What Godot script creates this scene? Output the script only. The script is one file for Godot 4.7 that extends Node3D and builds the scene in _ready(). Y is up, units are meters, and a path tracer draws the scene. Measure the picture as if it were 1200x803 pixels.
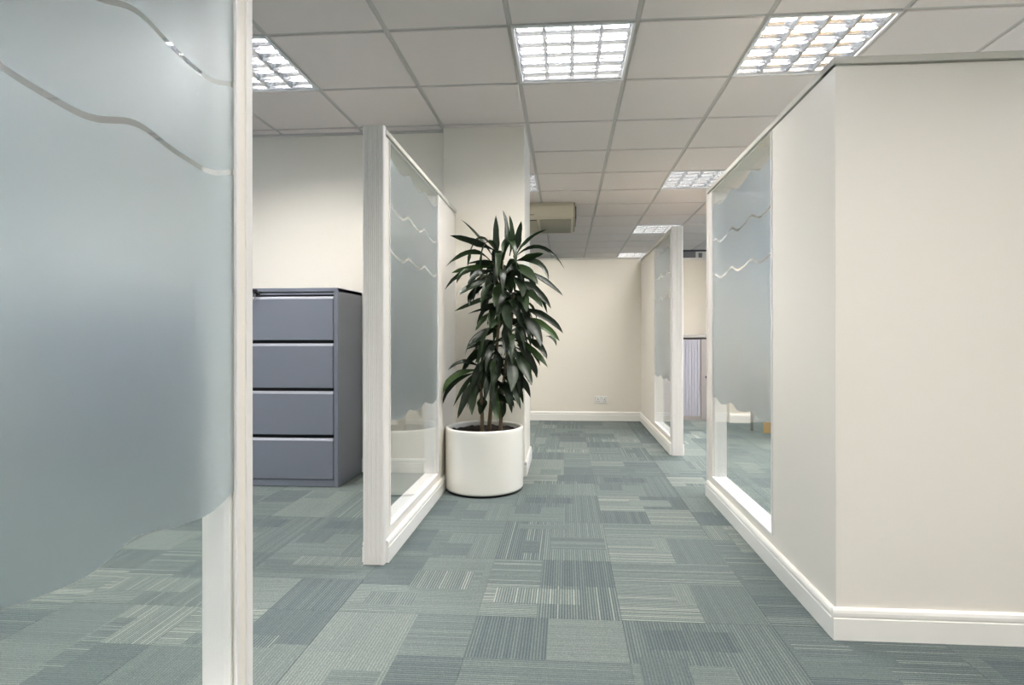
extends Node3D

const EYE := 0.97
const CEIL := 2.45
const FOC := 651.0
const CX := 618.0
const CY := 394.6
const GX := -0.865      # ceiling grid origin (x of runner 0)
const GZ := 2.6255      # ceiling grid origin (depth of row 0)
const XL := -0.778      # corridor face of the left partitions
const XR := 0.868       # corridor face of the right partitions
const TOP := 1.872      # height of the partitions
var rng := RandomNumberGenerator.new()
var used := {}
var M := {}
var turn_cam: Basis

# ------------------------------------------------------------------ helpers
func numbered(called: String) -> String:
	if not used.has(called):
		used[called] = 0
		return called
	used[called] += 1
	return "%s_%03d" % [called, used[called]]

func thing(called: String, label: String, category: String, at: Vector3, group := "") -> Node3D:
	var o := Node3D.new()
	o.name = numbered(called)
	add_child(o)
	o.position = at
	o.set_meta("label", label)
	o.set_meta("category", category)
	if group != "":
		o.set_meta("group", group)
	return o

func commit(st: SurfaceTool, smooth := false) -> ArrayMesh:
	if not smooth:
		st.generate_normals()
	return st.commit()

# adds a mesh as a named part; world_mesh: its vertices are in world coordinates, moved to the parent's
func part(called: String, mesh: Mesh, mat: Material, parent: Node3D, at := Vector3.ZERO, label := "") -> MeshInstance3D:
	var o := MeshInstance3D.new()
	o.name = called
	o.mesh = mesh
	o.material_override = mat
	o.position = at
	o.cast_shadow = GeometryInstance3D.SHADOW_CASTING_SETTING_ON
	if label != "":
		o.set_meta("label", label)
	parent.add_child(o, true)
	return o

func struct(called: String, mesh: Mesh, mat: Material, at := Vector3.ZERO) -> MeshInstance3D:
	var o := part(numbered(called), mesh, mat, self, at)
	o.set_meta("kind", "structure")
	return o

func new_st() -> SurfaceTool:
	var st := SurfaceTool.new()
	st.begin(Mesh.PRIMITIVE_TRIANGLES)
	st.set_smooth_group(-1)
	return st

# a flat convex polygon, wound so that its front looks along `out`
func poly(st: SurfaceTool, p: Array, out: Vector3) -> void:
	var n: Vector3 = (p[1] - p[0]).cross(p[2] - p[0])
	var q := p.duplicate()
	if n.dot(out) > 0.0:
		q.reverse()
	for i in range(1, q.size() - 1):
		for v in [q[0], q[i], q[i + 1]]:
			st.add_vertex(v)

# a chamfered box from corner a to corner b
func cbox(st: SurfaceTool, a: Vector3, b: Vector3, bev := 0.0) -> void:
	var lo := Vector3(minf(a.x, b.x), minf(a.y, b.y), minf(a.z, b.z))
	var hi := Vector3(maxf(a.x, b.x), maxf(a.y, b.y), maxf(a.z, b.z))
	var c := (lo + hi) / 2.0
	var h := (hi - lo) / 2.0
	bev = minf(bev, minf(h.x, minf(h.y, h.z)) * 0.9)
	var at := func(s: Vector3, axis: int) -> Vector3:
		var k := h - Vector3.ONE * bev
		k[axis] = h[axis]
		return c + s * k
	for axis in 3:
		var u := (axis + 1) % 3
		var w := (axis + 2) % 3
		for s in [-1.0, 1.0]:
			var q := []
			for t in [[-1, -1], [1, -1], [1, 1], [-1, 1]]:
				var v := Vector3.ZERO
				v[axis] = s
				v[u] = t[0]
				v[w] = t[1]
				q.append(at.call(v, axis))
			var out := Vector3.ZERO
			out[axis] = s
			poly(st, q, out)
			if bev > 0.0:
				for s2 in [-1.0, 1.0]:
					var v1 := Vector3.ZERO
					v1[axis] = s
					v1[u] = s2
					var e := []
					for s3 in [-1.0, 1.0]:
						v1[w] = s3
						e.append(at.call(v1, axis))
						e.append(at.call(v1, u))
					v1[w] = 0.0
					poly(st, [e[0], e[1], e[3], e[2]], v1)
	if bev > 0.0:
		for x in [-1.0, 1.0]:
			for y in [-1.0, 1.0]:
				for z in [-1.0, 1.0]:
					var v := Vector3(x, y, z)
					poly(st, [at.call(v, 0), at.call(v, 1), at.call(v, 2)], v)

func box_mesh(a: Vector3, b: Vector3, bev := 0.0) -> ArrayMesh:
	var st := new_st()
	cbox(st, a, b, bev)
	return commit(st)

# a profile (Vector2: distance out along n, height) swept from A to B
func extrude(st: SurfaceTool, prof: PackedVector2Array, A: Vector3, B: Vector3, n: Vector3) -> void:
	var mid := Vector2.ZERO
	for p in prof:
		mid += p / prof.size()
	var k := prof.size()
	for i in k:
		var p: Vector2 = prof[i]
		var q: Vector2 = prof[(i + 1) % k]
		var d := q - p
		var o2 := Vector2(d.y, -d.x)
		if Geometry2D.is_polygon_clockwise(prof):
			o2 = -o2
		# is_polygon_clockwise uses y down, so test the side directly
		var probe := (p + q) / 2.0 + o2.normalized() * 0.0003
		if Geometry2D.is_point_in_polygon(probe, prof):
			o2 = -o2
		var out := n * o2.x + Vector3.UP * o2.y
		var f := func(P: Vector3, r: Vector2) -> Vector3: return P + n * r.x + Vector3.UP * r.y
		poly(st, [f.call(A, p), f.call(A, q), f.call(B, q), f.call(B, p)], out)
	var tri := Geometry2D.triangulate_polygon(prof)
	for e in [[A, (A - B)], [B, (B - A)]]:
		for i in range(0, tri.size(), 3):
			var pts := []
			for j in 3:
				var r: Vector2 = prof[tri[i + j]]
				pts.append(e[0] + n * r.x + Vector3.UP * r.y)
			poly(st, pts, e[1])

func sweep(prof: PackedVector2Array, A: Vector3, B: Vector3, n: Vector3) -> ArrayMesh:
	var st := new_st()
	extrude(st, prof, A, B, n)
	return commit(st)

# surface of revolution about y from (radius, height) points, smooth except at repeated points
func lathe(prof: PackedVector2Array, seg := 48) -> ArrayMesh:
	var st := SurfaceTool.new()
	st.begin(Mesh.PRIMITIVE_TRIANGLES)
	for i in prof.size() - 1:
		var p: Vector2 = prof[i]
		var q: Vector2 = prof[i + 1]
		if p.is_equal_approx(q):
			continue
		var d := (q - p).normalized()
		var n2 := Vector2(d.y, -d.x)
		for s in seg:
			var a0 := TAU * s / seg
			var a1 := TAU * (s + 1) / seg
			var r0 := Vector3(cos(a0), 0, sin(a0))
			var r1 := Vector3(cos(a1), 0, sin(a1))
			var v := [r0 * p.x + Vector3.UP * p.y, r1 * p.x + Vector3.UP * p.y, r1 * q.x + Vector3.UP * q.y, r0 * q.x + Vector3.UP * q.y]
			var nn := [r0 * n2.x + Vector3.UP * n2.y, r1 * n2.x + Vector3.UP * n2.y, r1 * n2.x + Vector3.UP * n2.y, r0 * n2.x + Vector3.UP * n2.y]
			for t in [[0, 1, 2], [0, 2, 3]]:
				var g: Vector3 = (v[t[1]] - v[t[0]]).cross(v[t[2]] - v[t[0]])
				var order = t if g.dot(nn[0] + nn[2]) < 0.0 else [t[0], t[2], t[1]]
				for j in order:
					st.set_normal(nn[j])
					st.add_vertex(v[j])
	return st.commit()

# tube through points with radii
func tube(pts: Array, radii: Array, seg := 10) -> ArrayMesh:
	var st := SurfaceTool.new()
	st.begin(Mesh.PRIMITIVE_TRIANGLES)
	var rings := []
	for i in pts.size():
		var d: Vector3 = (pts[mini(i + 1, pts.size() - 1)] - pts[maxi(i - 1, 0)]).normalized()
		var u := d.cross(Vector3.RIGHT if absf(d.x) < 0.8 else Vector3.FORWARD).normalized()
		var w := d.cross(u)
		var ring := []
		for s in seg:
			var a := TAU * s / seg
			ring.append([pts[i] + (u * cos(a) + w * sin(a)) * radii[i], u * cos(a) + w * sin(a)])
		rings.append(ring)
	for i in pts.size() - 1:
		for s in seg:
			var q := [rings[i][s], rings[i][(s + 1) % seg], rings[i + 1][(s + 1) % seg], rings[i + 1][s]]
			for t in [[0, 1, 2], [0, 2, 3]]:
				var g: Vector3 = (q[t[1]][0] - q[t[0]][0]).cross(q[t[2]][0] - q[t[0]][0])
				var order = t if g.dot(q[0][1] + q[2][1]) < 0.0 else [t[0], t[2], t[1]]
				for j in order:
					st.set_normal(q[j][1])
					st.add_vertex(q[j][0])
	for e in [0, pts.size() - 1]:
		var axis: Vector3 = (pts[0] - pts[1]) if e == 0 else (pts[-1] - pts[-2])
		for s in range(1, seg - 1):
			var t := [rings[e][0][0], rings[e][s][0], rings[e][s + 1][0]]
			if (t[1] - t[0]).cross(t[2] - t[0]).dot(axis) > 0.0:
				t.reverse()
			for v in t:
				st.set_normal(axis.normalized())
				st.add_vertex(v)
	return st.commit()

# where a sight line of the measured photograph meets the upright plane at depth Z
func spot(x: float, y: float, Z: float) -> Vector3:
	var d := turn_cam * Vector3((x - CX) / FOC, (CY - y) / FOC, -1.0)
	return Vector3(0, EYE, 0) + d * (Z / -d.z)

# ------------------------------------------------------------------ materials
func mat(called: String, c: Color, rough := 0.6, metal := 0.0) -> StandardMaterial3D:
	var m := StandardMaterial3D.new()
	m.resource_name = called
	m.albedo_color = c
	m.roughness = rough
	m.metallic = metal
	M[called] = m
	return m

func noise_height(called: String, freq: float, scale: float, tile: float, size := 256, seed_ := 1) -> void:
	var n := FastNoiseLite.new()
	n.noise_type = FastNoiseLite.TYPE_SIMPLEX_SMOOTH
	n.frequency = freq
	n.fractal_octaves = 4
	n.seed = seed_
	var t := NoiseTexture2D.new()
	t.width = size
	t.height = size
	t.seamless = true
	t.noise = n
	var m: StandardMaterial3D = M[called]
	m.heightmap_enabled = true
	m.heightmap_texture = t
	m.heightmap_scale = scale
	m.uv1_triplanar = true
	m.uv1_world_triplanar = true
	m.uv1_scale = Vector3.ONE / tile

# one 50 cm carpet tile: blocks of ribbed loop pile, each with its own direction, tone and rib style
func carpet_image(v: int) -> ImageTexture:
	var N := 512
	var r := RandomNumberGenerator.new()
	r.seed = 900 + v * 17
	var dark := Color(0.238, 0.287, 0.302)
	var mid := Color(0.358, 0.400, 0.388)
	var light := Color(0.560, 0.580, 0.545)
	var blocks := []
	var cx: int = [256, 256, 208, 300][r.randi_range(0, 3)]
	for q in 4:
		var x0 := 0 if q % 2 == 0 else cx
		var x1 := cx if q % 2 == 0 else N
		var cy: int = [256, 224, 300, 512][r.randi_range(0, 3)] if q < 2 else blocks[q - 2][3]
		blocks.append([x0, 0 if q < 2 else cy, x1, cy if q < 2 else N, r.randi_range(0, 1), r.randf_range(0.1, 0.85), r.randi_range(0, 2)])
	for k in r.randi_range(1, 3):
		var w := r.randi_range(150, 340)
		var h := r.randi_range(70, 190)
		if r.randf() < 0.4:
			var t := w
			w = h
			h = t
		var x := r.randi_range(0, N - w)
		var y := r.randi_range(0, N - h)
		blocks.append([x, y, x + w, y + h, r.randi_range(0, 1), r.randf_range(0.05, 0.85), r.randi_range(0, 2)])
	var line := PackedFloat32Array()
	for i in 200:
		line.append(r.randf_range(-1.0, 1.0))
	var own := PackedByteArray()
	own.resize(N * N)
	for k in blocks.size():
		var b: Array = blocks[k]
		for y in range(b[1], b[3]):
			for x in range(b[0], b[2]):
				own[y * N + x] = k
	var data := PackedByteArray()
	data.resize(N * N * 3)
	var at := 0
	for y in N:
		for x in N:
			var k := own[y * N + x]
			var b: Array = blocks[k]
			var c: int = x if b[4] == 0 else y
			var rib: int = c / 10
			var s := (c % 10) / 10.0
			var ridge := 0.5 - 0.5 * cos(TAU * s)
			var t: float = b[5]
			var l := line[(rib + k * 23) % 200]
			var amp: float = [0.24, 0.13, 0.30][b[6]]
			t = 0.20 + 0.52 * t + (ridge - 0.5) * amp * 1.8 + l * amp * 0.35
			if b[6] == 2 and l > 0.6:
				t += 0.20 * ridge
			t += (r.randf() - 0.5) * 0.7
			t = clampf(t, -0.15, 1.2)
			var col := dark.lerp(mid, t * 2.0) if t < 0.5 else mid.lerp(light, t * 2.0 - 1.0)
			data[at] = int(clampf(col.r, 0, 1) * 255.0)
			data[at + 1] = int(clampf(col.g, 0, 1) * 255.0)
			data[at + 2] = int(clampf(col.b, 0, 1) * 255.0)
			at += 3
	var im := Image.create_from_data(N, N, false, Image.FORMAT_RGB8, data)
	im.generate_mipmaps()
	return ImageTexture.create_from_image(im)

func make_materials() -> void:
	mat("wall paint", Color(0.905, 0.885, 0.838), 0.55)
	noise_height("wall paint", 0.05, 0.02, 0.5)
	mat("partition board", Color(0.905, 0.887, 0.848), 0.38)
	mat("partition trim", Color(0.895, 0.885, 0.87), 0.35)
	mat("white gloss", Color(0.93, 0.93, 0.92), 0.28)
	mat("skirting paint", Color(0.93, 0.925, 0.90), 0.3)
	mat("cap rail", Color(0.80, 0.79, 0.75), 0.4)
	mat("ceiling tile", Color(0.875, 0.845, 0.825), 0.85)
	noise_height("ceiling tile", 0.09, 0.05, 0.3, 256, 5)
	mat("ceiling bar", Color(0.75, 0.74, 0.72), 0.5)
	mat("plaster", Color(0.84, 0.83, 0.80), 0.9)
	mat("carpet backing", Color(0.33, 0.38, 0.38), 0.95)
	mat("cabinet steel", Color(0.455, 0.475, 0.52), 0.42)
	mat("cabinet lip", Color(0.66, 0.67, 0.71), 0.3)
	mat("dark gap", Color(0.06, 0.06, 0.07), 0.6)
	mat("black plastic", Color(0.03, 0.03, 0.03), 0.35)
	mat("chrome", Color(0.8, 0.8, 0.82), 0.15, 1.0)
	mat("planter glaze", Color(0.925, 0.915, 0.88), 0.22)
	mat("soil", Color(0.13, 0.09, 0.06), 0.95)
	mat("bark", Color(0.42, 0.36, 0.27), 0.8)
	noise_height("bark", 0.06, 0.3, 0.08, 128, 3)
	for i in 3:
		var leaf := mat("leaf %d" % i, [Color(0.085, 0.125, 0.07), Color(0.115, 0.172, 0.085), Color(0.19, 0.27, 0.13)][i], 0.40)
		leaf.metallic_specular = 0.34
		leaf.cull_mode = BaseMaterial3D.CULL_DISABLED
		leaf.backlight_enabled = true
		leaf.backlight = Color(0.05, 0.09, 0.03)
	mat("louvre aluminium", Color(0.88, 0.89, 0.91), 0.16, 1.0)
	mat("fitting white", Color(0.90, 0.90, 0.90), 0.4)
	var t := mat("lamp tube", Color(1, 1, 1), 0.4)
	t.emission_enabled = true
	t.emission = Color(0.95, 0.98, 1.0)
	t.emission_energy_multiplier = 20.0
	var g := mat("clear glass", Color(0.52, 0.70, 0.62, 0.035), 0.03)
	g.transparency = BaseMaterial3D.TRANSPARENCY_ALPHA
	var f := mat("frosted film", Color(0.94, 0.975, 0.985, 0.015), 0.31)
	f.refraction_enabled = true
	f.refraction_scale = 0.05
	mat("air unit plastic", Color(0.80, 0.775, 0.69), 0.45)
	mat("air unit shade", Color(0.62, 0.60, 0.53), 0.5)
	mat("grille grey", Color(0.30, 0.31, 0.30), 0.5)
	mat("tambour", Color(0.66, 0.66, 0.70), 0.45)
	mat("tambour frame", Color(0.60, 0.58, 0.57), 0.45)
	mat("worktop grey", Color(0.62, 0.61, 0.60), 0.45)
	mat("oak", Color(0.72, 0.56, 0.28), 0.4)
	mat("dark frame", Color(0.30, 0.27, 0.27), 0.5)
	mat("pin board", Color(0.55, 0.53, 0.52), 0.7)
	mat("socket plastic", Color(0.88, 0.88, 0.86), 0.3)
	var tuft := FastNoiseLite.new()
	tuft.frequency = 0.25
	tuft.seed = 8
	for v in 10:
		var c := mat("carpet %d" % v, Color.WHITE, 0.95)
		c.albedo_texture = carpet_image(v)

# ------------------------------------------------------------------ setting
func carpet_tile_mesh(flip: int) -> ArrayMesh:
	# a tile with softened edges; UV over the top, turned a quarter per `flip`
	var st := SurfaceTool.new()
	st.begin(Mesh.PRIMITIVE_TRIANGLES)
	var h := 0.2498
	var b := 0.0012
	var ring0 := []
	var ring1 := []
	var ring2 := []
	for s in [[-1, -1], [1, -1], [1, 1], [-1, 1]]:
		ring0.append(Vector3(s[0] * h, -0.006, s[1] * h))
		ring1.append(Vector3(s[0] * h, -b, s[1] * h))
		ring2.append(Vector3(s[0] * (h - b), 0.0, s[1] * (h - b)))
	var put := func(p: Array, n: Vector3) -> void:
		var q := p.duplicate()
		if (q[1] - q[0]).cross(q[2] - q[0]).dot(n) > 0.0:
			q.reverse()
		for i in [0, 1, 2, 0, 2, 3]:
			var v: Vector3 = q[i]
			var uv := Vector2(v.x / 0.5 + 0.5, v.z / 0.5 + 0.5)
			for k in flip:
				uv = Vector2(1.0 - uv.y, uv.x)
			st.set_normal(n)
			st.set_uv(uv)
			st.add_vertex(v)
	put.call(ring2, Vector3.UP)
	for i in 4:
		var j := (i + 1) % 4
		var n: Vector3 = (ring0[i] + ring0[j])
		n.y = 0.0
		n = n.normalized()
		put.call([ring1[i], ring1[j], ring2[j], ring2[i]], (n + Vector3.UP).normalized())
		put.call([ring0[i], ring0[j], ring1[j], ring1[i]], n)
	return st.commit()

const ROOM_L := -5.6
const ROOM_R := 6.2
const ROOM_N := -3.2     # depth of the wall behind the camera
const ROOM_F := 10.75    # depth of the far wall

func build_floor() -> void:
	var fl := struct("floor", box_mesh(Vector3(ROOM_L, -0.12, -ROOM_N), Vector3(ROOM_R, -0.006, -ROOM_F)), M["carpet backing"])
	var tiles := []
	for k in 4:
		tiles.append(carpet_tile_mesh(k))
	var spots := []
	var x0 := -0.31
	var z0 := 0.92
	for i in range(-11, 14):
		for j in range(-9, 21):
			var c := Vector3(x0 + 0.5 * i + 0.25, 0, -(z0 + 0.5 * j + 0.25))
			if c.x < ROOM_L + 0.25 or c.x > ROOM_R - 0.25 or -c.z < ROOM_N + 0.25 or -c.z > ROOM_F - 0.25:
				continue
			spots.append(c)
	spots.sort_custom(func(a, b): return near_key(a) < near_key(b))
	var rest := []
	for n in 10:
		var a := []
		rest.append(a)
	var count := 0
	for c in spots:
		var v := rng.randi_range(0, 9)
		var q := rng.randi_range(0, 3)
		if count < 290 and near_key(c) < 500.0:
			part("carpet_tile", tiles[q], M["carpet %d" % v], fl, c)
			count += 1
		else:
			rest[v].append([c, q])
	var am := ArrayMesh.new()
	var k := 0
	var stuff := MeshInstance3D.new()
	for v in 10:
		var st := SurfaceTool.new()
		st.begin(Mesh.PRIMITIVE_TRIANGLES)
		for e in rest[v]:
			st.append_from(tiles[e[1]], 0, Transform3D(Basis(), e[0]))
		if rest[v].size():
			am = st.commit(am)
			am.surface_set_material(k, M["carpet %d" % v])
			k += 1
	stuff.mesh = am
	stuff.name = "carpet_tiles"
	stuff.set_meta("kind", "stuff")
	fl.add_child(stuff, true)

# tiles the photograph shows come first: nearest inside the view
func near_key(c: Vector3) -> float:
	var Z := -c.z
	var inside := Z > 1.0 and c.x > -1.15 * Z - 0.4 and c.x < 0.95 * Z + 0.4
	if Z > 3.93 and c.x < -0.9:
		inside = false
	if Z > 6.5 and c.x < 0.9:
		inside = false
	if c.x > XR and Z < 3.3 and Z < 1.8 + (c.x - XR) * 0.0:
		inside = Z < 1.95 and Z > 1.0
	if c.x > 3.6 or c.x < -4.6:
		inside = false
	return Z + absf(c.x) * 0.2 + (0.0 if inside else 1000.0)

var light_cells := {}

func build_ceiling() -> void:
	var ce := struct("ceiling", box_mesh(Vector3(ROOM_L, 2.585, -ROOM_N), Vector3(ROOM_R, 2.70, -ROOM_F)), M["plaster"])
	var h := 0.2875
	var st := new_st()
	cbox(st, Vector3(-h, 0.0, -h), Vector3(h, 0.018, h), 0.003)
	var tile := commit(st)
	var rest := new_st()
	for i in range(-8, 12):
		for j in range(-10, 14):
			var x := GX + 0.6 * i + 0.3
			var z := GZ + 0.6 * j + 0.3
			if x < ROOM_L + 0.05 or x > ROOM_R - 0.05 or z < ROOM_N + 0.05 or z > ROOM_F - 0.05:
				continue
			if light_cells.has(Vector2i(i, j)):
				continue
			if i < 0 and j == 2:      # cut tiles along the wall behind the filing cabinet
				var cut := new_st()
				cbox(cut, Vector3(x - h, CEIL, -(GZ + 1.215)), Vector3(x + h, CEIL + 0.018, -3.91), 0.003)
				if i >= -4:
					part("ceiling_tile", commit(cut), M["ceiling tile"], ce)
				continue
			var hidden := (i < 0 and j > 2 and not (i == -1 and j >= 3)) or j < -3 or i < -5 or i > 7
			if hidden:
				cbox(rest, Vector3(x - h, CEIL, -z - h), Vector3(x + h, CEIL + 0.018, -z + h), 0.0)
			else:
				part("ceiling_tile", tile, M["ceiling tile"], ce, Vector3(x, CEIL, -z))
	var s := part("ceiling_tiles", commit(rest), M["ceiling tile"], ce)
	s.set_meta("kind", "stuff")
	for i in range(-8, 12):
		var x := GX + 0.6 * i
		if x > ROOM_L and x < ROOM_R:
			part("ceiling_runner", box_mesh(Vector3(x - 0.012, CEIL + 0.006, -ROOM_N), Vector3(x + 0.012, CEIL + 0.04, -ROOM_F), 0.001), M["ceiling bar"], ce)
	for j in range(-10, 14):
		var z := GZ + 0.6 * j
		if z > ROOM_N and z < ROOM_F:
			part("ceiling_cross_bar", box_mesh(Vector3(ROOM_L, CEIL + 0.0065, -z - 0.012), Vector3(ROOM_R, CEIL + 0.035, -z + 0.012), 0.001), M["ceiling bar"], ce)

func skirting_profile(d := 0.016, h := 0.095) -> PackedVector2Array:
	return PackedVector2Array([Vector2(0, 0), Vector2(d, 0), Vector2(d, h * 0.68), Vector2(d - 0.004, h * 0.70), Vector2(d - 0.004, h * 0.735), Vector2(d - 0.001, h * 0.76), Vector2(d - 0.001, h * 0.86), Vector2(d - 0.004, h * 0.95), Vector2(d - 0.009, h), Vector2(0, h)])

# an outside wall with a strip window from depth za to zb, daylight in its opening
func side_wall(called: String, x0: float, x1: float, za: float, zb: float) -> void:
	var lo := 0.95
	var hi := 2.2
	var st := new_st()
	cbox(st, Vector3(x0, 0, -ROOM_N), Vector3(x1, lo, -ROOM_F))
	cbox(st, Vector3(x0, hi, -ROOM_N), Vector3(x1, 2.6, -ROOM_F))
	cbox(st, Vector3(x0, lo, -ROOM_N), Vector3(x1, hi, -za))
	cbox(st, Vector3(x0, lo, -zb), Vector3(x1, hi, -ROOM_F))
	struct(called, commit(st), M["wall paint"])
	var xm := (x0 + x1) / 2.0
	var win := Node3D.new()
	win.name = numbered("window_1" if x0 < 0.0 else "window_2")
	win.set_meta("kind", "structure")
	add_child(win)
	st = new_st()
	var n := 4
	for i in n + 1:
		var z := lerpf(za, zb, float(i) / n)
		cbox(st, Vector3(xm - 0.03, lo, -z - 0.03), Vector3(xm + 0.03, hi, -z + 0.03), 0.004)
	cbox(st, Vector3(xm - 0.03, lo, -za), Vector3(xm + 0.03, lo + 0.05, -zb), 0.004)
	cbox(st, Vector3(xm - 0.03, hi - 0.05, -za), Vector3(xm + 0.03, hi, -zb), 0.004)
	part("window_frame", commit(st), M["white gloss"], win)
	for i in n:
		part("pane", box_mesh(Vector3(xm - 0.003, lo + 0.05, -lerpf(za, zb, float(i) / n) - 0.03), Vector3(xm + 0.003, hi - 0.05, -lerpf(za, zb, float(i + 1) / n) + 0.03)), M["clear glass"], win)
	var a := AreaLight3D.new()
	a.name = numbered("daylight")
	a.area_size = Vector2(zb - za, hi - lo - 0.1)
	a.light_energy = DAY * (1.0 if x0 < 0.0 else 3.0)
	a.light_color = Color(0.72, 0.84, 1.0)
	a.shadow_enabled = true
	a.set("area_range", 30.0)
	a.position = Vector3(x1 + 0.01 if x0 < 0.0 else x0 - 0.01, (lo + hi) / 2.0, -(za + zb) / 2.0)
	a.rotation = Vector3(0, -PI / 2 if x0 < 0.0 else PI / 2, 0)
	add_child(a)

const DAY := 3.2

func build_shell() -> void:
	var w: Material = M["wall paint"]
	side_wall("wall_left", ROOM_L - 0.15, ROOM_L, -1.6, 3.4)
	side_wall("wall_right", ROOM_R, ROOM_R + 0.15, 3.2, 9.2)
	struct("wall_near", box_mesh(Vector3(ROOM_L - 0.15, 0, -ROOM_N + 0.15), Vector3(ROOM_R + 0.15, 2.6, -ROOM_N)), w)
	struct("wall_far", box_mesh(Vector3(ROOM_L - 0.15, 0, -ROOM_F), Vector3(ROOM_R + 0.15, 2.6, -ROOM_F - 0.15)), w)
	# the wall behind the filing cabinet, with its ceiling angle
	struct("wall_side", box_mesh(Vector3(ROOM_L, 0, -3.93), Vector3(-0.86, 2.6, -4.08)), w)
	struct("baseboard_side", sweep(skirting_profile(0.016, 0.1), Vector3(ROOM_L, 0, -3.93), Vector3(-0.865, 0, -3.93), Vector3(0, 0, 1)), M["skirting paint"])
	struct("trim_1", box_mesh(Vector3(ROOM_L, CEIL - 0.012, -3.93), Vector3(-0.865, CEIL + 0.012, -3.905), 0.001), M["ceiling bar"])
	# the square column
	struct("wall_column", box_mesh(Vector3(-0.865, 0, -3.88), Vector3(-0.287, 2.6, -4.44), 0.004), w)
	var st := new_st()
	extrude(st, skirting_profile(0.014, 0.1), Vector3(-0.865, 0, -3.88), Vector3(-0.274, 0, -3.88), Vector3(0, 0, 1))
	extrude(st, skirting_profile(0.014, 0.1), Vector3(-0.287, 0, -3.867), Vector3(-0.287, 0, -4.44), Vector3(1, 0, 0))
	struct("baseboard_column", commit(st), M["skirting paint"])

# ------------------------------------------------------------------ ceiling lights
var light_proto: Node3D

func make_light() -> Node3D:
	var o := Node3D.new()
	var st := new_st()
	var R := 0.2955
	for s in [-1.0, 1.0]:
		cbox(st, Vector3(s * R, -0.004, -R), Vector3(s * (R - 0.014), 0.006, R), 0.001)
		cbox(st, Vector3(-R, -0.004, s * R), Vector3(R, 0.006, s * (R - 0.014)), 0.001)
	part("frame", commit(st), M["fitting white"], o)
	st = new_st()
	cbox(st, Vector3(-0.285, 0.10, -0.285), Vector3(0.285, 0.104, 0.285))
	for s in [-1.0, 1.0]:
		cbox(st, Vector3(s * 0.285, 0.0, -0.285), Vector3(s * 0.281, 0.10, 0.285))
		cbox(st, Vector3(-0.285, 0.0, s * 0.285), Vector3(0.285, 0.10, s * 0.281))
	part("housing", commit(st), M["fitting white"], o)
	var bay := 0.14
	for k in 4:
		var x := (k - 1.5) * bay
		part("lamp_tube", tube([Vector3(x, 0.072, -0.275), Vector3(x, 0.072, 0.275)], [0.013, 0.013], 10), M["lamp tube"], o)
	# wedge shaped mirror blades: long ones between the tubes, short ones across
	for k in 5:
		var x := (k - 2) * bay
		st = new_st()
		var wide := 0.030
		var pr := PackedVector2Array([Vector2(-0.002, 0.0), Vector2(0.002, 0.0), Vector2(wide * 0.35, 0.016), Vector2(wide * 0.5, 0.042), Vector2(-wide * 0.5, 0.042), Vector2(-wide * 0.35, 0.016)])
		if k == 0:
			pr = PackedVector2Array([Vector2(-0.001, 0.0), Vector2(0.002, 0.0), Vector2(wide * 0.35, 0.016), Vector2(wide * 0.5, 0.042), Vector2(-0.001, 0.042)])
		elif k == 4:
			pr = PackedVector2Array([Vector2(0.001, 0.0), Vector2(-0.002, 0.0), Vector2(-wide * 0.35, 0.016), Vector2(-wide * 0.5, 0.042), Vector2(0.001, 0.042)])
		extrude(st, pr, Vector3(x, 0.001, -0.279), Vector3(x, 0.001, 0.279), Vector3.RIGHT)
		part("louvre_blade", commit(st), M["louvre aluminium"], o)
	for k in 6:
		var z := (k - 2.5) * 0.1085
		st = new_st()
		var pr := PackedVector2Array([Vector2(-0.002, 0.0), Vector2(0.002, 0.0), Vector2(0.0045, 0.017), Vector2(0.0125, 0.038), Vector2(-0.0125, 0.038), Vector2(-0.0045, 0.017)])
		extrude(st, pr, Vector3(-0.279, 0.002, z), Vector3(0.279, 0.002, z), Vector3(0, 0, 1))
		part("louvre_cross_blade", commit(st), M["louvre aluminium"], o)
	return o

func add_light(i: int, j: int, label: String) -> void:
	var at := Vector3(GX + 0.6 * i + 0.3, CEIL, -(GZ + 0.6 * j + 0.3))
	var o: Node3D
	if light_proto == null:
		light_proto = make_light()
		o = light_proto
	else:
		o = light_proto.duplicate()
	o.name = numbered("ceiling_light")
	add_child(o)
	o.position = at
	o.set_meta("label", label)
	o.set_meta("category", "ceiling light")
	o.set_meta("group", "square louvred lights in the tiled ceiling")
	var a := AreaLight3D.new()
	a.name = numbered("lamp_glow")
	a.area_size = Vector2(0.55, 0.55)
	a.light_energy = LAMP
	a.light_color = Color(1.0, 0.968, 0.945)
	a.shadow_enabled = true
	a.set("area_range", 30.0)
	a.position = at + Vector3(0, 0.046, 0)
	a.rotation = Vector3(-PI / 2, 0, 0)
	add_child(a)

const LAMP := 5.2
const LIGHTS := [
	[1, 0, "large square louvred ceiling light glaring white above the middle of the corridor"],
	[3, 0, "square louvred ceiling light cut off by the top of the cream corner wall"],
	[-2, 0, "square louvred ceiling light above the grey filing cabinet, partly behind the near glass panel"],
	[-5, 0, "ceiling light blurred behind the near frosted glass at the far left"],
	[0, 4, "ceiling light peeping out from behind the square column, above the air conditioner"],
	[3, 4, "square louvred ceiling light above the far end of the right frosted window"],
	[3, 8, "small ceiling light just above the top of the far glazed partition"],
	[3, 12, "farthest ceiling light, cut off by the top of the back partition wall"],
]
const LIGHTS_UNSEEN := [[1, -4], [-2, -4], [3, -4], [1, -8], [-3, -8], [5, -8], [-5, -4], [6, -4], [6, 0], [6, 4], [5, 2], [8, 2], [5, 4], [7, 8], [-3, 4], [-2, 8], [7, 12], [9, 0], [9, 4], [-5, -8]]

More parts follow.
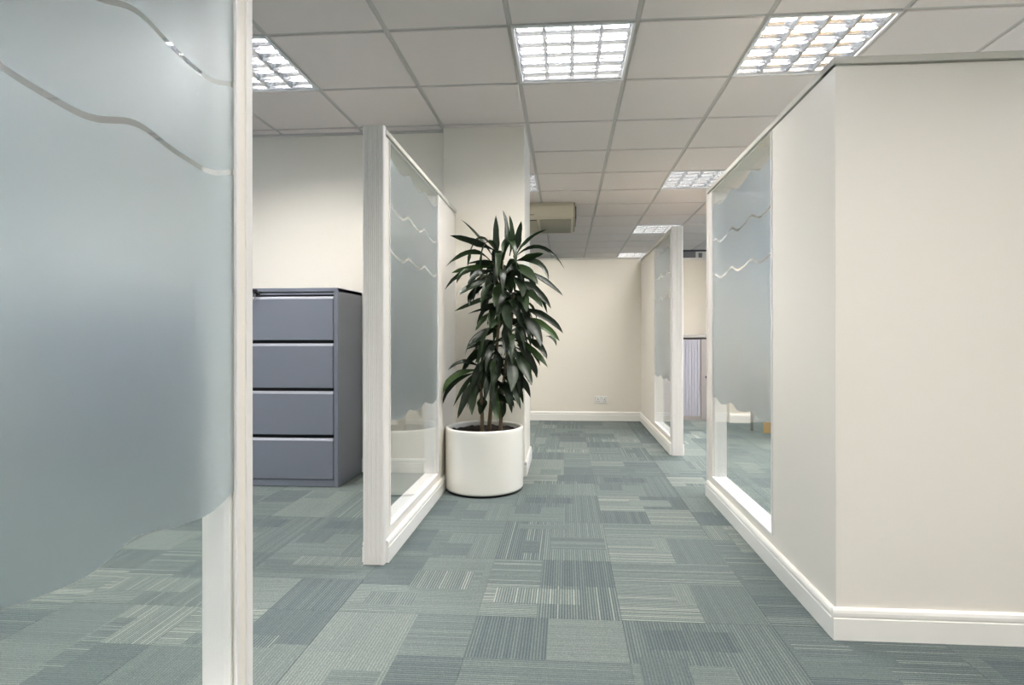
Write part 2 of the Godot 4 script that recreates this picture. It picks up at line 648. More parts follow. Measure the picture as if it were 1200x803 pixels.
# ------------------------------------------------------------------ partitions
# v of the wavy edges above the floor; u along the pane in metres (depth)
func wave(u: float, amp: float, crest: float) -> float:
	var t := TAU * (u - crest) / 0.315
	return amp * (cos(t) + 0.22 * cos(2.0 * t + 0.9) + 0.12 * sin(0.37 * t))

func film_mesh(z0: float, z1: float, lo: Callable, hi: Callable, x0: float, x1: float) -> ArrayMesh:
	var st := new_st()
	var n := 64
	for i in n:
		var a := lerpf(z0, z1, float(i) / n)
		var b := lerpf(z0, z1, float(i + 1) / n)
		for e in [[x0, Vector3(x0 - x1, 0, 0)], [x1, Vector3(x1 - x0, 0, 0)]]:
			poly(st, [Vector3(e[0], lo.call(a), -a), Vector3(e[0], lo.call(b), -b), Vector3(e[0], hi.call(b), -b), Vector3(e[0], hi.call(a), -a)], e[1])
		for e in [[lo, Vector3.DOWN], [hi, Vector3.UP]]:
			poly(st, [Vector3(x0, e[0].call(a), -a), Vector3(x1, e[0].call(a), -a), Vector3(x1, e[0].call(b), -b), Vector3(x0, e[0].call(b), -b)], e[1])
	for e in [[z0, Vector3(0, 0, 1)], [z1, Vector3(0, 0, -1)]]:
		var z: float = e[0]
		poly(st, [Vector3(x0, lo.call(z), -z), Vector3(x1, lo.call(z), -z), Vector3(x1, hi.call(z), -z), Vector3(x0, hi.call(z), -z)], e[1])
	return commit(st)

# a glazed partition running along depth: face at X, body on the side `s` (+1 right, -1 left)
# from depth za to zb, window from wa to wb
func partition(o: Node3D, X: float, s: float, za: float, zb: float, wa: float, wb: float, ph: float, near_post: bool, far_post: bool) -> void:
	var T := 0.085
	var rail := 0.030
	var sill := 0.140
	var xb := X + s * T
	var off := -o.position
	var put := func(called: String, mesh: Mesh, m: Material, parent: Node3D = o) -> MeshInstance3D:
		return part(called, mesh, m, parent, off if parent == o else Vector3.ZERO)
	var pa := za + (0.028 if near_post else 0.0)
	var pb := zb - (0.028 if far_post else 0.0)
	# solid boards before and after the window, and the upstand under it
	if wa - pa > 0.02:
		put.call("panel" if wa - pa > 0.15 else "jamb", box_mesh(Vector3(X, 0, -pa), Vector3(xb, TOP - rail, -wa), 0.0), M["partition board"])
	if pb - wb > 0.02:
		put.call("panel" if pb - wb > 0.15 else "jamb", box_mesh(Vector3(X, 0, -wb), Vector3(xb, TOP - rail, -pb), 0.002), M["partition board"])
	put.call("upstand", box_mesh(Vector3(X, 0, -wa), Vector3(xb, sill - 0.012, -wb), 0.001), M["partition board"])
	put.call("sill", box_mesh(Vector3(X - s * 0.002, sill - 0.012, -wa), Vector3(xb, sill, -wb), 0.002), M["white gloss"])
	# white lining of the window sides, glazing beads at the face
	for w in [[wa, 1.0], [wb, -1.0]]:
		put.call("window_lining", box_mesh(Vector3(X + s * 0.012, sill, -w[0]), Vector3(xb - s * 0.001, TOP - rail, -(w[0] + w[1] * 0.006)), 0.001), M["white gloss"])
		put.call("glazing_bead", box_mesh(Vector3(X - s * 0.004, sill, -w[0] + w[1] * 0.004), Vector3(X + s * 0.004, TOP - rail, -(w[0] + w[1] * 0.008)), 0.001), M["partition trim"])
	put.call("top_rail", box_mesh(Vector3(X - s * 0.007, TOP - rail + 0.006, -pa), Vector3(xb + s * 0.007, TOP, -pb), 0.002), M["cap rail"])
	put.call("rail_recess", box_mesh(Vector3(X + s * 0.004, TOP - rail - 0.004, -pa), Vector3(xb - s * 0.004, TOP - rail + 0.006, -pb)), M["cap rail"])
	for side in [[X, -s], [xb, s]]:
		put.call("skirting", sweep(skirting_profile(), Vector3(side[0], 0, -pa), Vector3(side[0], 0, -pb), Vector3(side[1], 0, 0)), M["skirting paint"])
	# fluted end posts
	for e in [[near_post, za, 1.0], [far_post, zb, -1.0]]:
		if not e[0]:
			continue
		var st := new_st()
		var z0: float = e[1]
		var d: float = e[2]
		var flutes := 8
		var prof := PackedVector2Array()
		var a0 := -0.004
		var a1 := T + 0.004
		prof.append(Vector2(a0, 0.032))
		prof.append(Vector2(a0, 0.008))
		prof.append(Vector2(a0 + 0.003, 0.002))
		for k in flutes:
			var c := lerpf(a0 + 0.010, a1 - 0.010, (k + 0.5) / flutes)
			prof.append(Vector2(c - 0.0036, 0.0))
			prof.append(Vector2(c - 0.0022, 0.0024))
			prof.append(Vector2(c + 0.0022, 0.0024))
			prof.append(Vector2(c + 0.0036, 0.0))
		prof.append(Vector2(a1 - 0.003, 0.002))
		prof.append(Vector2(a1, 0.008))
		prof.append(Vector2(a1, 0.032))
		var tri := Geometry2D.triangulate_polygon(prof)
		var at := func(p: Vector2, y: float) -> Vector3: return Vector3(X + s * p.x, y, -(z0 + d * p.y))
		for k in prof.size():
			var p: Vector2 = prof[k]
			var q: Vector2 = prof[(k + 1) % prof.size()]
			var nrm := Vector2((q - p).y, -(q - p).x)
			if Geometry2D.is_point_in_polygon((p + q) / 2.0 + nrm.normalized() * 0.0002, prof):
				nrm = -nrm
			poly(st, [at.call(p, 0.0), at.call(q, 0.0), at.call(q, TOP + 0.006), at.call(p, TOP + 0.006)], Vector3(s * nrm.x, 0, -d * nrm.y))
		for k in range(0, tri.size(), 3):
			for y in [0.0, TOP + 0.006]:
				poly(st, [at.call(prof[tri[k]], y), at.call(prof[tri[k + 1]], y), at.call(prof[tri[k + 2]], y)], Vector3.UP if y > 0.1 else Vector3.DOWN)
		put.call("end_post", commit(st), M["partition trim"])
	# glass with frosted film on its corridor side
	var f0 := X + s * 0.0052
	var f1 := f0 + s * 0.0012
	var g0 := f1 + s * 0.0006
	var pane: MeshInstance3D = put.call("glass_pane", box_mesh(Vector3(g0, sill, -(wa + 0.0062)), Vector3(g0 + s * 0.006, TOP - rail - 0.004, -(wb - 0.0062))), M["clear glass"])
	var a := wa + 0.007
	var b := wb - 0.007
	var half := 0.006
	var dv := -0.025 if s > 0.0 else 0.0
	var l0 := func(u: float) -> float: return 0.592 - dv * 0.5 + wave(u, 0.0125, ph)
	var l1 := func(u: float) -> float: return 1.347 + dv + wave(u, 0.013, ph)
	var l2 := func(u: float) -> float: return 1.552 + dv + wave(u, 0.0145, ph)
	var l3 := func(u: float) -> float: return 1.762 + dv + wave(u, 0.014, ph)
	var below := func(f: Callable) -> Callable: return func(u: float) -> float: return f.call(u) - half
	var above := func(f: Callable) -> Callable: return func(u: float) -> float: return f.call(u) + half
	for band in [[l0, below.call(l1)], [above.call(l1), below.call(l2)], [above.call(l2), l3]]:
		put.call("frosted_film", film_mesh(a, b, band[0], band[1], f0, f1), M["frosted film"], pane)

func build_partitions() -> void:
	var o := thing("glazed_partition", "nearest glazed partition with frosted wavy film, filling the left edge of the photo", "partition", Vector3(XL, 0, -0.4))
	partition(o, XL, -1.0, 0.0, 1.332, 0.28, 1.268, 0.98, false, true)
	o = thing("glazed_partition", "white-posted glazed partition standing left of the planter and meeting the column", "partition", Vector3(XL, 0, -3.0))
	partition(o, XL, -1.0, 2.318, 3.885, 2.405, 3.345, 2.75, true, false)
	# right hand cubicle: glazed side and the cream wall that faces the camera
	o = thing("glazed_partition", "glazed partition at the right joined to the cream corner wall facing the camera", "partition", Vector3(XR, 0, -2.6))
	partition(o, XR, 1.0, 1.857, 3.498, 2.408, 3.38, 2.705, false, true)
	var off := -o.position
	part("front_panel", box_mesh(Vector3(XR + 0.085, 0, -1.857), Vector3(4.2, TOP - 0.03, -1.942), 0.0), M["partition board"], o, off, "cream front wall panel")
	part("top_rail", box_mesh(Vector3(XR - 0.007, TOP - 0.024, -1.850), Vector3(4.2, TOP, -1.949), 0.002), M["cap rail"], o, off)
	part("rail_recess", box_mesh(Vector3(XR + 0.004, TOP - 0.034, -1.861), Vector3(4.2, TOP - 0.024, -1.938)), M["cap rail"], o, off)
	part("skirting", sweep(skirting_profile(0.016, 0.1), Vector3(XR - 0.015, 0, -1.857), Vector3(4.2, 0, -1.857), Vector3(0, 0, 1)), M["skirting paint"], o, off)
	o = thing("glazed_partition", "far glazed partition with a fluted end post standing in front of the tambour cupboard", "partition", Vector3(XR, 0, -5.5))
	partition(o, XR, 1.0, 4.616, 6.50, 4.68, 5.53, 4.9, true, false)
	# back partition wall across the corridor
	o = thing("partition_wall", "plain cream partition wall closing the far end of the corridor, with a power socket", "partition", Vector3(0, 0, -6.5))
	off = -o.position
	var H := 1.893
	part("panel", box_mesh(Vector3(-2.6, 0, -6.495), Vector3(0.952, H - 0.022, -6.58), 0.002), M["wall paint"], o, off)
	part("top_rail", box_mesh(Vector3(-2.6, H - 0.022, -6.49), Vector3(0.957, H, -6.585), 0.002), M["cap rail"], o, off)
	part("skirting", sweep(skirting_profile(0.016, 0.105), Vector3(-2.6, 0, -6.495), Vector3(XR, 0, -6.495), Vector3(0, 0, 1)), M["skirting paint"], o, off)

# ------------------------------------------------------------------ furniture
func filing_cabinet(x1: float, label: String, with_key: bool) -> void:
	var w := 0.80
	var x0 := x1 - w
	var zf := 3.497
	var zb := 3.925
	var H := 1.293
	var o := thing("filing_cabinet", label, "filing cabinet", Vector3((x0 + x1) / 2, 0, -zf), "grey filing cabinets along the side wall")
	var off := -o.position
	var t := 0.028
	var st := new_st()
	cbox(st, Vector3(x0, 0.0, -zf), Vector3(x0 + t, H, -zb), 0.002)
	cbox(st, Vector3(x1 - t, 0.0, -zf), Vector3(x1, H, -zb), 0.002)
	cbox(st, Vector3(x0, H - 0.026, -zf + 0.0005), Vector3(x1, H, -zb), 0.003)
	cbox(st, Vector3(x0 + 0.01, 0.01, -zb + 0.01), Vector3(x1 - 0.01, H - 0.01, -zb), 0.0)
	part("body", commit(st), M["cabinet steel"], o, off)
	part("interior", box_mesh(Vector3(x0 + t, 0.02, -zf - 0.03), Vector3(x1 - t, H - 0.026, -zf - 0.05)), M["dark gap"], o, off)
	part("plinth", box_mesh(Vector3(x0 + t - 0.001, 0.004, -zf - 0.002), Vector3(x1 - t + 0.001, 0.048, -zf - 0.03), 0.002), M["cabinet steel"], o, off)
	part("lock_strip", box_mesh(Vector3(x0 + t + 0.002, H - 0.045, -zf), Vector3(x1 - t - 0.002, H - 0.034, -zf - 0.03), 0.002), M["cabinet steel"], o, off)
	# heights read off the photograph, floor up
	var ys := [[0.052, 0.318], [0.340, 0.622], [0.643, 0.932], [0.953, 1.238]]
	for y in ys:
		st = new_st()
		cbox(st, Vector3(x0 + t + 0.003, y[0], -zf + 0.004), Vector3(x1 - t - 0.003, y[1] - 0.016, -zf - 0.018), 0.003)
		var d := part("drawer", commit(st), M["cabinet steel"], o, off)
		# the full-width finger lip along the top of the drawer leans back
		var prof := PackedVector2Array([Vector2(0.004, -0.018), Vector2(0.004, -0.014), Vector2(-0.002, -0.001), Vector2(-0.014, 0.0), Vector2(-0.016, -0.018)])
		part("pull_lip", sweep(prof, Vector3(x0 + t + 0.003, y[1], -zf), Vector3(x1 - t - 0.003, y[1], -zf), Vector3(0, 0, 1)), M["cabinet lip"], d, Vector3.ZERO)
	# lock with its key
	var k := Vector3(spot(302, 341.8, zf).x + (x1 + 1.47), H - 0.035, -zf + 0.001)
	var lock := part("lock", lathe(PackedVector2Array([Vector2(0, 0.020), Vector2(0.012, 0.020), Vector2(0.017, 0.014), Vector2(0.017, 0.0), Vector2(0, 0.0)]), 20), M["black plastic"], o, off + k)
	lock.rotation.x = PI / 2
	if not with_key:
		return
	var st2 := new_st()
	cbox(st2, Vector3(-0.004, 0.018, -0.020), Vector3(0.004, 0.032, 0.006), 0.0015)
	cbox(st2, Vector3(-0.017, 0.026, -0.026), Vector3(0.017, 0.042, -0.006), 0.004)
	part("key", commit(st2), M["black plastic"], lock)
	part("key_tag", box_mesh(Vector3(-0.004, 0.030, 0.004), Vector3(0.004, 0.033, 0.050), 0.001), M["chrome"], lock)

func tambour_cupboard() -> void:
	var x0 := 1.02
	var x1 := 1.80
	var zf := 6.49
	var H := 0.993
	var o := thing("tambour_cupboard", "low grey tambour-door cupboard behind the far glazed partition, under the pale wall", "cupboard", Vector3((x0 + x1) / 2, 0, -zf))
	var off := -o.position
	zf = 6.60
	var st := new_st()
	cbox(st, Vector3(x0, 0.0, -zf), Vector3(x0 + 0.03, H - 0.03, -zf - 0.33), 0.002)
	cbox(st, Vector3(x0, 0.0, -zf - 0.31), Vector3(x1, H - 0.03, -zf - 0.33), 0.0)
	cbox(st, Vector3(x0, 0.0, -zf - 0.004), Vector3(x1, 0.05, -zf - 0.33), 0.002)
	part("body", commit(st), M["tambour frame"], o, off)
	part("top", box_mesh(Vector3(x0 - 0.01, H - 0.03, -zf + 0.012), Vector3(x1 + 0.01, H, -zf - 0.33), 0.003), M["worktop grey"], o, off)
	part("track", box_mesh(Vector3(x0 + 0.03, H - 0.05, -zf - 0.006), Vector3(x1, H - 0.03, -zf - 0.3)), M["dark frame"], o, off)
	var n := 15
	var a := x0 + 0.03
	var b := 1.565
	for i in n:
		var p := lerpf(a, b, float(i) / n)
		var q := lerpf(a, b, float(i + 1) / n)
		part("tambour_slat", box_mesh(Vector3(p + 0.001, 0.05, -zf - 0.006), Vector3(q - 0.001, H - 0.05, -zf - 0.018), 0.004), M["tambour"], o, off)
	var door := part("end_panel", box_mesh(Vector3(b + 0.004, 0.02, -zf), Vector3(x1, H - 0.05, -zf - 0.3), 0.003), M["tambour frame"], o, off)
	var l := part("lock", lathe(PackedVector2Array([Vector2(0, 0.012), Vector2(0.012, 0.012), Vector2(0.015, 0.008), Vector2(0.015, 0.0), Vector2(0, 0)]), 16), M["black plastic"], door, Vector3(1.632, 0.505, -zf))
	l.rotation.x = PI / 2

func right_room() -> void:
	# pale wall behind the cupboard, beyond the end of the back partition
	var o := thing("partition_wall", "pale pinkish partition wall behind the tambour cupboard, seen in the gap at the right", "partition", Vector3(2.4, 0, -6.95))
	var off := -o.position
	var H := 1.945
	part("panel", box_mesh(Vector3(0.60, 0, -6.95), Vector3(1.88, H - 0.03, -7.03), 0.002), M["wall paint"], o, off)
	part("top_rail", box_mesh(Vector3(0.60, H - 0.03, -6.942), Vector3(1.88, H, -7.038), 0.002), M["partition trim"], o, off)
	part("return_panel", box_mesh(Vector3(1.84, 0, -6.42), Vector3(2.08, H - 0.03, -7.03), 0.002), M["wall paint"], o, off)
	part("skirting", sweep(skirting_profile(0.016, 0.1), Vector3(1.84, 0, -6.42), Vector3(2.08, 0, -6.42), Vector3(0, 0, 1)), M["skirting paint"], o, off)
	# office desk beyond the right window
	o = thing("desk", "wooden desk with dark legs glimpsed through the clear foot of the right window", "desk", Vector3(2.7, 0, -5.75))
	off = -o.position
	part("desk_top", box_mesh(Vector3(1.86, 0.70, -5.2), Vector3(3.6, 0.725, -6.0), 0.004), M["oak"], o, off)
	part("modesty_panel", box_mesh(Vector3(1.95, 0.02, -5.64), Vector3(3.5, 0.70, -5.66), 0.002), M["oak"], o, off)
	for x in [1.92, 3.5]:
		for z in [5.3, 5.9]:
			part("leg", box_mesh(Vector3(x - 0.012, 0.0, -z + 0.012), Vector3(x + 0.012, 0.70, -z - 0.012), 0.002), M["dark frame"], o, off)
	# dropped bulkhead with a glazed strip at the far side of the office
	var b := struct("wall_bulkhead", box_mesh(Vector3(1.95, 1.6, -9.62), Vector3(ROOM_R, 2.6, -9.72)), M["wall paint"])
	part("trim", box_mesh(Vector3(1.94, 2.425, -9.60), Vector3(ROOM_R, 2.455, -9.62), 0.002), M["dark frame"], b)
	part("panel", box_mesh(Vector3(1.95, 2.0, -9.605), Vector3(2.20, 2.425, -9.62), 0.002), M["pin board"], b)
	part("panel", box_mesh(Vector3(2.25, 2.0, -9.605), Vector3(2.31, 2.40, -9.62), 0.002), M["pin board"], b)

func socket() -> void:
	var c := spot(704.6, 468.5, 6.4945)
	var o := thing("power_socket", "white double power socket low on the cream back partition wall", "socket", c)
	part("plate", box_mesh(Vector3(-0.073, -0.043, 0), Vector3(0.073, 0.043, 0.009), 0.003), M["socket plastic"], o)
	for s in [-1.0, 1.0]:
		part("switch", box_mesh(Vector3(s * 0.026 - 0.008, 0.012, 0.008), Vector3(s * 0.026 + 0.008, 0.032, 0.0125), 0.001), M["white gloss"], o)
		for h in [[0.0, 0.002, 0.003, 0.007], [-0.011, -0.018, 0.005, 0.003], [0.011, -0.018, 0.005, 0.003]]:
			part("pin_hole", box_mesh(Vector3(s * 0.038 + h[0] - h[2], h[1] - h[3], 0.008), Vector3(s * 0.038 + h[0] + h[2], h[1] + h[3], 0.0094)), M["grille grey"], o)

func air_unit() -> void:
	var o := thing("air_conditioner", "cream ceiling-hung air conditioner unit showing right of the column", "air conditioner", Vector3(-0.6, CEIL, -6.4))
	# cross section: (depth behind the front, height under the ceiling)
	var L := Vector3(-1.30, CEIL - 0.004, -6.08)
	var R := Vector3(0.085, CEIL - 0.004, -6.08)
	var off := -o.position
	var n := Vector3(0, 0, -1)
	part("casing", sweep(PackedVector2Array([Vector2(0, 0), Vector2(0.0, -0.02), Vector2(-0.012, -0.035), Vector2(-0.012, -0.155), Vector2(0.0, -0.172), Vector2(0.66, -0.215), Vector2(0.70, -0.19), Vector2(0.70, 0)]), L, R, n), M["air unit plastic"], o, off)
	# end cap with its dark open vent
	part("end_cap", sweep(PackedVector2Array([Vector2(0.008, -0.004), Vector2(0.0, -0.15), Vector2(0.10, -0.17), Vector2(0.64, -0.205), Vector2(0.68, -0.18), Vector2(0.68, -0.004)]), R, R + Vector3(0.02, 0, 0), n), M["air unit shade"], o, off)
	part("end_vent", box_mesh(Vector3(0.104, CEIL - 0.17, -6.16), Vector3(0.116, CEIL - 0.03, -6.62), 0.002), M["black plastic"], o, off)
	# underside panel and intake grille
	var tilt := atan2(0.043, 0.66)
	var p := part("under_panel", box_mesh(Vector3(-0.175, -0.006, -0.58), Vector3(0.175, 0.0, 0.0), 0.002), M["air unit shade"], o, off + Vector3(-0.115, CEIL - 0.1795, -6.13))
	p.rotation.x = -tilt
	var g := part("intake_grille", box_mesh(Vector3(-0.38, -0.004, -0.56), Vector3(0.38, 0.0, 0.0), 0.001), M["grille grey"], o, off + Vector3(-0.70, CEIL - 0.1795, -6.14))
	g.rotation.x = -tilt
	for i in 12:
		part("grille_bar", box_mesh(Vector3(-0.38, -0.012, -0.03 - i * 0.045), Vector3(0.38, -0.003, -0.045 - i * 0.045), 0.001), M["air unit plastic"], g)
	part("maker_badge", box_mesh(Vector3(-0.40, CEIL - 0.142, -6.066), Vector3(-0.348, CEIL - 0.136, -6.0675)), M["grille grey"], o, off)

# ------------------------------------------------------------------ potted plant
# a blade from b through m to t: width w, folded along its midrib
func leaf_mesh(b: Vector3, m: Vector3, t: Vector3, w: float, twist: float, shown := false) -> ArrayMesh:
	var c := m * 2.0 - (b + t) * 0.5
	var st := SurfaceTool.new()
	st.begin(Mesh.PRIMITIVE_TRIANGLES)
	var n := 10
	var row := []
	for i in n + 1:
		var s := float(i) / n
		var p := b.lerp(c, s).lerp(c.lerp(t, s), s)
		var d := ((c - b) * (1.0 - s) + (t - c) * s).normalized()
		var side := d.cross(Vector3.UP)
		if side.length() < 0.25:
			side = d.cross(Vector3(0.3, 0.2, 1.0))
		side = side.normalized()
		if shown:
			# an open blade: its upper face tips towards the aisle
			var aisle := (Vector3(0.1, EYE, 0) - p).normalized()
			var across := d.cross(aisle)
			if across.length() > 0.1:
				if across.dot(side) < 0.0:
					side = -side
				side = (across.normalized() * 0.85 + side * 0.45).normalized()
				side = (side - d * side.dot(d)).normalized()
		side = side.rotated(d, twist * (0.4 + 0.6 * s))
		var up := side.cross(d).normalized()
		# narrow at the stalk, widest past the middle, drawn to a point
		var k := (0.16 + 0.84 * smoothstep(0.04, 0.48, s)) * pow(maxf(1.0 - pow(s, 3.2), 0.0), 0.85)
		k *= 1.0 + 0.09 * sin(s * 15.0 + twist * 9.0)
		var h := w * 0.5 * k
		row.append([p + side * h + up * h * 0.34, p, p - side * h + up * h * 0.34])
	var vs := []
	for r in row:
		for v in r:
			vs.append(v)
	var idx := []
	for i in n:
		for j in 2:
			var a := i * 3 + j
			idx.append_array([a, a + 1, a + 4, a, a + 4, a + 3])
	for v in vs:
		st.add_vertex(v)
	for k in idx:
		st.add_index(k)
	st.generate_normals()
	return st.commit()

func potted_plant() -> void:
	var PX := -0.524
	var PZ := 3.553
	var R := 0.250
	var H := 0.402
	var pot := thing("planter", "white cylindrical floor planter in front of the square column", "planter", Vector3(PX, 0, -PZ))
	var wall := PackedVector2Array([Vector2(0.0, 0.012), Vector2(R - 0.012, 0.012), Vector2(R - 0.004, 0.016), Vector2(R, 0.026)])
	for k in 6:
		wall.append(Vector2(R, 0.026 + (H - 0.046) * (k + 1) / 6.0))
	for k in 6:
		var a := PI * (k + 1) / 6.0
		wall.append(Vector2(R - 0.0125 + 0.0125 * cos(a), H - 0.0125 + 0.0125 * sin(a)))
	wall.append_array([Vector2(R - 0.025, H - 0.075), Vector2(0.0, H - 0.075)])
	part("pot_wall", lathe(wall, 96), M["planter glaze"], pot)
	part("base_ring", lathe(PackedVector2Array([Vector2(0, 0.0), Vector2(R - 0.012, 0.0), Vector2(R - 0.008, 0.013), Vector2(0, 0.013)]), 96), M["black plastic"], pot)
	# soil: a lumpy disc
	var st := SurfaceTool.new()
	st.begin(Mesh.PRIMITIVE_TRIANGLES)
	var fn := FastNoiseLite.new()
	fn.seed = 4
	fn.frequency = 9.0
	var hgt := func(x: float, z: float) -> Vector3:
		return Vector3(x, H - 0.034 + 0.018 * fn.get_noise_2d(x * 3.0, z * 3.0) + 0.01 * fn.get_noise_2d(x * 11.0, z * 11.0), z)
	var rings := 16
	var seg := 56
	for i in rings:
		for j in seg:
			var r0 := (R - 0.026) * i / rings
			var r1 := (R - 0.026) * (i + 1) / rings
			var a0 := TAU * j / seg
			var a1 := TAU * (j + 1) / seg
			var q := [hgt.call(r0 * cos(a0), r0 * sin(a0)), hgt.call(r1 * cos(a0), r1 * sin(a0)), hgt.call(r1 * cos(a1), r1 * sin(a1)), hgt.call(r0 * cos(a1), r0 * sin(a1))]
			for e in [0, 1, 2, 0, 2, 3]:
				st.add_vertex(q[e])
	st.generate_normals()
	var so := part("soil", st.commit(), M["soil"], pot)
	so.set_meta("kind", "stuff")
	# the plant itself: three canes and their leaves
	var o := thing("dracaena_plant", "tall dark green leafy plant with three canes growing in the white planter", "plant", Vector3(PX, H - 0.03, -PZ))
	var off := -o.position
	var Z := PZ
	var canes := [
		[[565, 506, 0.05], [565, 485, 0.05], [564, 462, 0.05], [563, 436, 0.05]],
		[[573, 503, 0.0], [576, 470, 0.0], [581, 420, 0.0], [586, 360, 0.0], [589, 306, 0.0]],
		[[586.5, 504, 0.03], [588, 470, 0.03], [592, 430, 0.03], [599, 385, 0.0], [602, 345, -0.02]],
	]
	var rad := [0.0135, 0.0145, 0.0125]
	for i in 3:
		var pts := []
		var rr := []
		for p in canes[i]:
			pts.append(spot(p[0], p[1], Z - p[2]))
			rr.append(rad[i] * (1.0 - 0.12 * rr.size()))
		part("cane", tube(pts, rr, 10), M["bark"], o, off)
	# leaves that stand out: stalk, middle and tip as seen, the width in pixels, how far the tip reaches to the viewer
	var L := [
		[582, 305, 581, 280, 581, 252, 9, 0.02], [579, 304, 562, 279, 540, 257, 4.5, -0.06], [581, 294, 555, 283, 527, 276, 9, 0.10],
		[574, 305, 551, 295, 522, 313, 6.5, 0.14], [583, 308, 566, 306, 547, 309, 5, 0.16], [581, 312, 551, 314, 529, 320, 7, 0.12],
		[590, 305, 594, 272, 589, 246, 6, -0.08], [597, 300, 600, 277, 597, 252, 7, 0.03], [602, 302, 606, 281, 611, 259, 10, 0.08],
		[603, 304, 618, 281, 641, 269, 5, -0.05], [600, 305, 632, 289, 662, 316, 5, 0.05], [604, 306, 622, 300, 637, 297, 9, 0.10],
		[600, 306, 630, 308, 643, 329, 7, 0.16], [588, 302, 592, 286, 600, 271, 8, -0.10], [576, 312, 546, 317, 521, 340, 7, 0.10],
		[566, 312, 545, 318, 535, 333, 6, 0.16], [581, 318, 560, 321, 548, 336, 9, 0.15], [579, 326, 556, 334, 537, 346, 10, 0.18],
		[572, 334, 554, 344, 550, 358, 8, 0.10], [581, 344, 556, 355, 532, 365, 7, 0.10], [577, 360, 565, 362, 548, 368, 3.5, -0.05],
		[574, 366, 566, 375, 557, 388, 7, 0.12], [610, 314, 638, 329, 660, 347, 7, 0.06], [600, 310, 616, 318, 631, 334, 13, 0.18],
		[600, 328, 626, 339, 646, 362, 10, 0.10], [606, 334, 624, 346, 636, 361, 9, 0.15], [600, 324, 610, 334, 612, 349, 12, 0.20],
		[603, 340, 613, 350, 617, 366, 13, 0.22], [605, 360, 638, 371, 660, 391, 9, 0.08], [610, 370, 636, 382, 656, 400, 10, 0.12],
		[605, 364, 625, 384, 634, 406, 14, 0.18], [598, 368, 585, 375, 572, 387, 9, 0.22], [584, 382, 566, 393, 548, 407, 12, 0.18],
		[585, 400, 566, 402, 546, 410, 6, 0.10], [578, 400, 567, 411, 557, 426, 8, 0.10], [581, 412, 569, 424, 562, 436, 10, 0.14],
		[565, 432, 544, 424, 525, 434, 6, 0.12], [565, 433, 534, 441, 519, 462, 10, 0.16], [560, 436, 531, 450, 519, 474, 7, 0.10],
		[562, 438, 548, 448, 531, 477, 6, 0.05], [561, 440, 548, 462, 536, 491, 11, 0.14], [561, 444, 555, 465, 553, 487, 11, 0.18],
		[580, 408, 583, 428, 576, 456, 14, 0.16], [564, 462, 565, 474, 562, 486, 12, 0.10], [603, 394, 618, 416, 630, 443, 10, 0.08],
		[610, 400, 627, 414, 642, 431, 9, 0.12], [612, 394, 631, 405, 641, 421, 9, 0.16], [600, 408, 614, 430, 623, 452, 13, 0.18],
		[606, 404, 621, 420, 630, 439, 8, 0.06], [596, 408, 600, 434, 599, 460, 15, 0.20], [602, 418, 609, 440, 609, 467, 9, 0.10],
		[640, 394, 648, 397, 652, 406, 5, 0.02], [575, 438, 590, 455, 605, 471, 6, 0.10], [580, 448, 581, 474, 583, 494, 12, 0.14],
		[582, 460, 590, 468, 600, 475, 8, 0.14], [588, 463, 590, 478, 588, 491, 7, 0.08], [590, 372, 594, 395, 590, 418, 12, 0.22],
		[585, 350, 578, 366, 574, 385, 11, 0.22], [596, 350, 594, 368, 600, 388, 12, 0.24], [588, 330, 582, 343, 580, 360, 11, 0.22],
	]
	var i := 0
	for e in L:
		var b := spot(e[0], e[1], Z - e[7] * 0.1)
		var m := spot(e[2], e[3], Z - e[7] * 0.55)
		var t := spot(e[4], e[5], Z - e[7])
		var tone: int = [0, 1, 0, 1, 0, 2, 0, 1][i % 8]
		part("leaf", leaf_mesh(b, m, t, e[6] / FOC * Z * 1.05, rng.randf_range(-0.35, 0.35), true), M["leaf %d" % tone], o, off)
		i += 1
	# the leaves between and behind them, all round the canes
	for k in 104:
		var s := k / 84.0
		var cane: Array = canes[1] if k % 3 != 0 else canes[2]
		var f := rng.randf_range(0.35, 1.0) * (cane.size() - 1)
		var j := mini(int(f), cane.size() - 2)
		var q0: Array = cane[j]
		var q1: Array = cane[j + 1]
		var b := spot(q0[0], q0[1], Z - q0[2]).lerp(spot(q1[0], q1[1], Z - q1[2]), f - j)
		var az := s * TAU * 13.0 * 0.382 + rng.randf_range(-0.3, 0.3)
		var d := Vector3(cos(az), 0, sin(az))
		var len := rng.randf_range(0.20, 0.33)
		var rise := clampf((b.y - 1.05) * 0.55, -0.08, 0.30) + rng.randf_range(-0.05, 0.08)
		var t := b + d * len * 0.72 + Vector3.UP * (rise * 0.4 - 0.14)
		var m := b + d * len * 0.45 + Vector3.UP * (rise * 0.55 + 0.0)
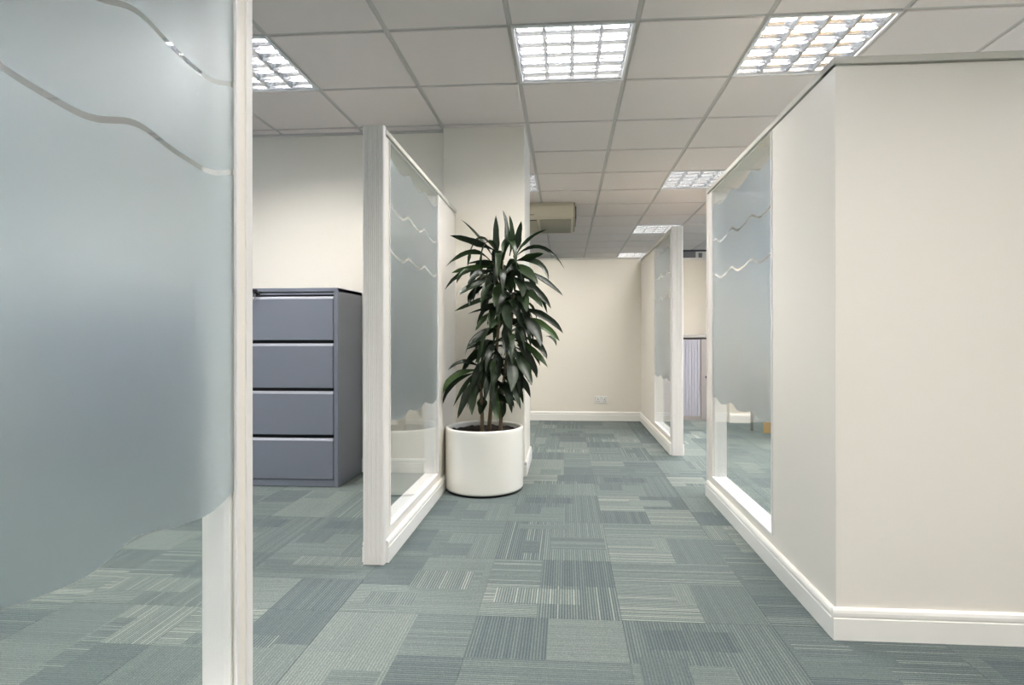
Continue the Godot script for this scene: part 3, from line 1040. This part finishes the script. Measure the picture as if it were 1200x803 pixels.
		for v in [0, 1]:
			var p: Vector3 = t if v == 0 else m
			p.x = clampf(p.x, XL + 0.03, 0.2)
			p.z = clampf(p.z, -3.85, -2.9)
			if v == 0: t = p
			else: m = p
		part("leaf", leaf_mesh(b, m, t, rng.randf_range(0.042, 0.062), rng.randf_range(-0.6, 0.6), k % 2 == 0), M["leaf %d" % (k % 2)], o, off)

# ------------------------------------------------------------------
func _ready() -> void:
	rng.seed = 20240
	turn_cam = Basis.from_euler(Vector3(0.0013, 0.0693, -0.0013))
	var cam := Camera3D.new()
	cam.name = "camera"
	cam.near = 0.05
	cam.far = 60.0
	cam.projection = Camera3D.PROJECTION_FRUSTUM
	cam.size = 803.0 / FOC * cam.near
	cam.frustum_offset = Vector2((600.0 - CX) / FOC, (CY - 401.5) / FOC) * cam.near
	cam.transform = Transform3D(turn_cam, Vector3(0, EYE, 0))
	cam.current = true
	add_child(cam)
	var env := Environment.new()
	env.background_mode = Environment.BG_COLOR
	env.background_color = Color(0.5, 0.55, 0.6)
	env.tonemap_mode = Environment.TONE_MAPPER_LINEAR
	env.tonemap_exposure = 1.0
	env.sdfgi_enabled = true
	env.ssao_enabled = true
	env.ssil_enabled = true
	var we := WorldEnvironment.new()
	we.name = "environment"
	we.environment = env
	add_child(we)
	make_materials()
	for l in LIGHTS:
		light_cells[Vector2i(l[0], l[1])] = true
	for l in LIGHTS_UNSEEN:
		light_cells[Vector2i(l[0], l[1])] = true
	build_floor()
	build_ceiling()
	build_shell()
	for l in LIGHTS:
		add_light(l[0], l[1], l[2])
	for l in LIGHTS_UNSEEN:
		add_light(l[0], l[1], "square louvred ceiling light beyond the edges of the photograph")
	build_partitions()
	filing_cabinet(-1.470, "grey four-drawer filing cabinet in plain view with a key in its lock", true)
	filing_cabinet(-2.275, "grey filing cabinet blurred behind the near frosted glass, next to the one in view", false)
	filing_cabinet(-3.080, "farthest left grey filing cabinet, only a dim blur behind the near frosted glass", false)
	tambour_cupboard()
	right_room()
	socket()
	air_unit()
	potted_plant()
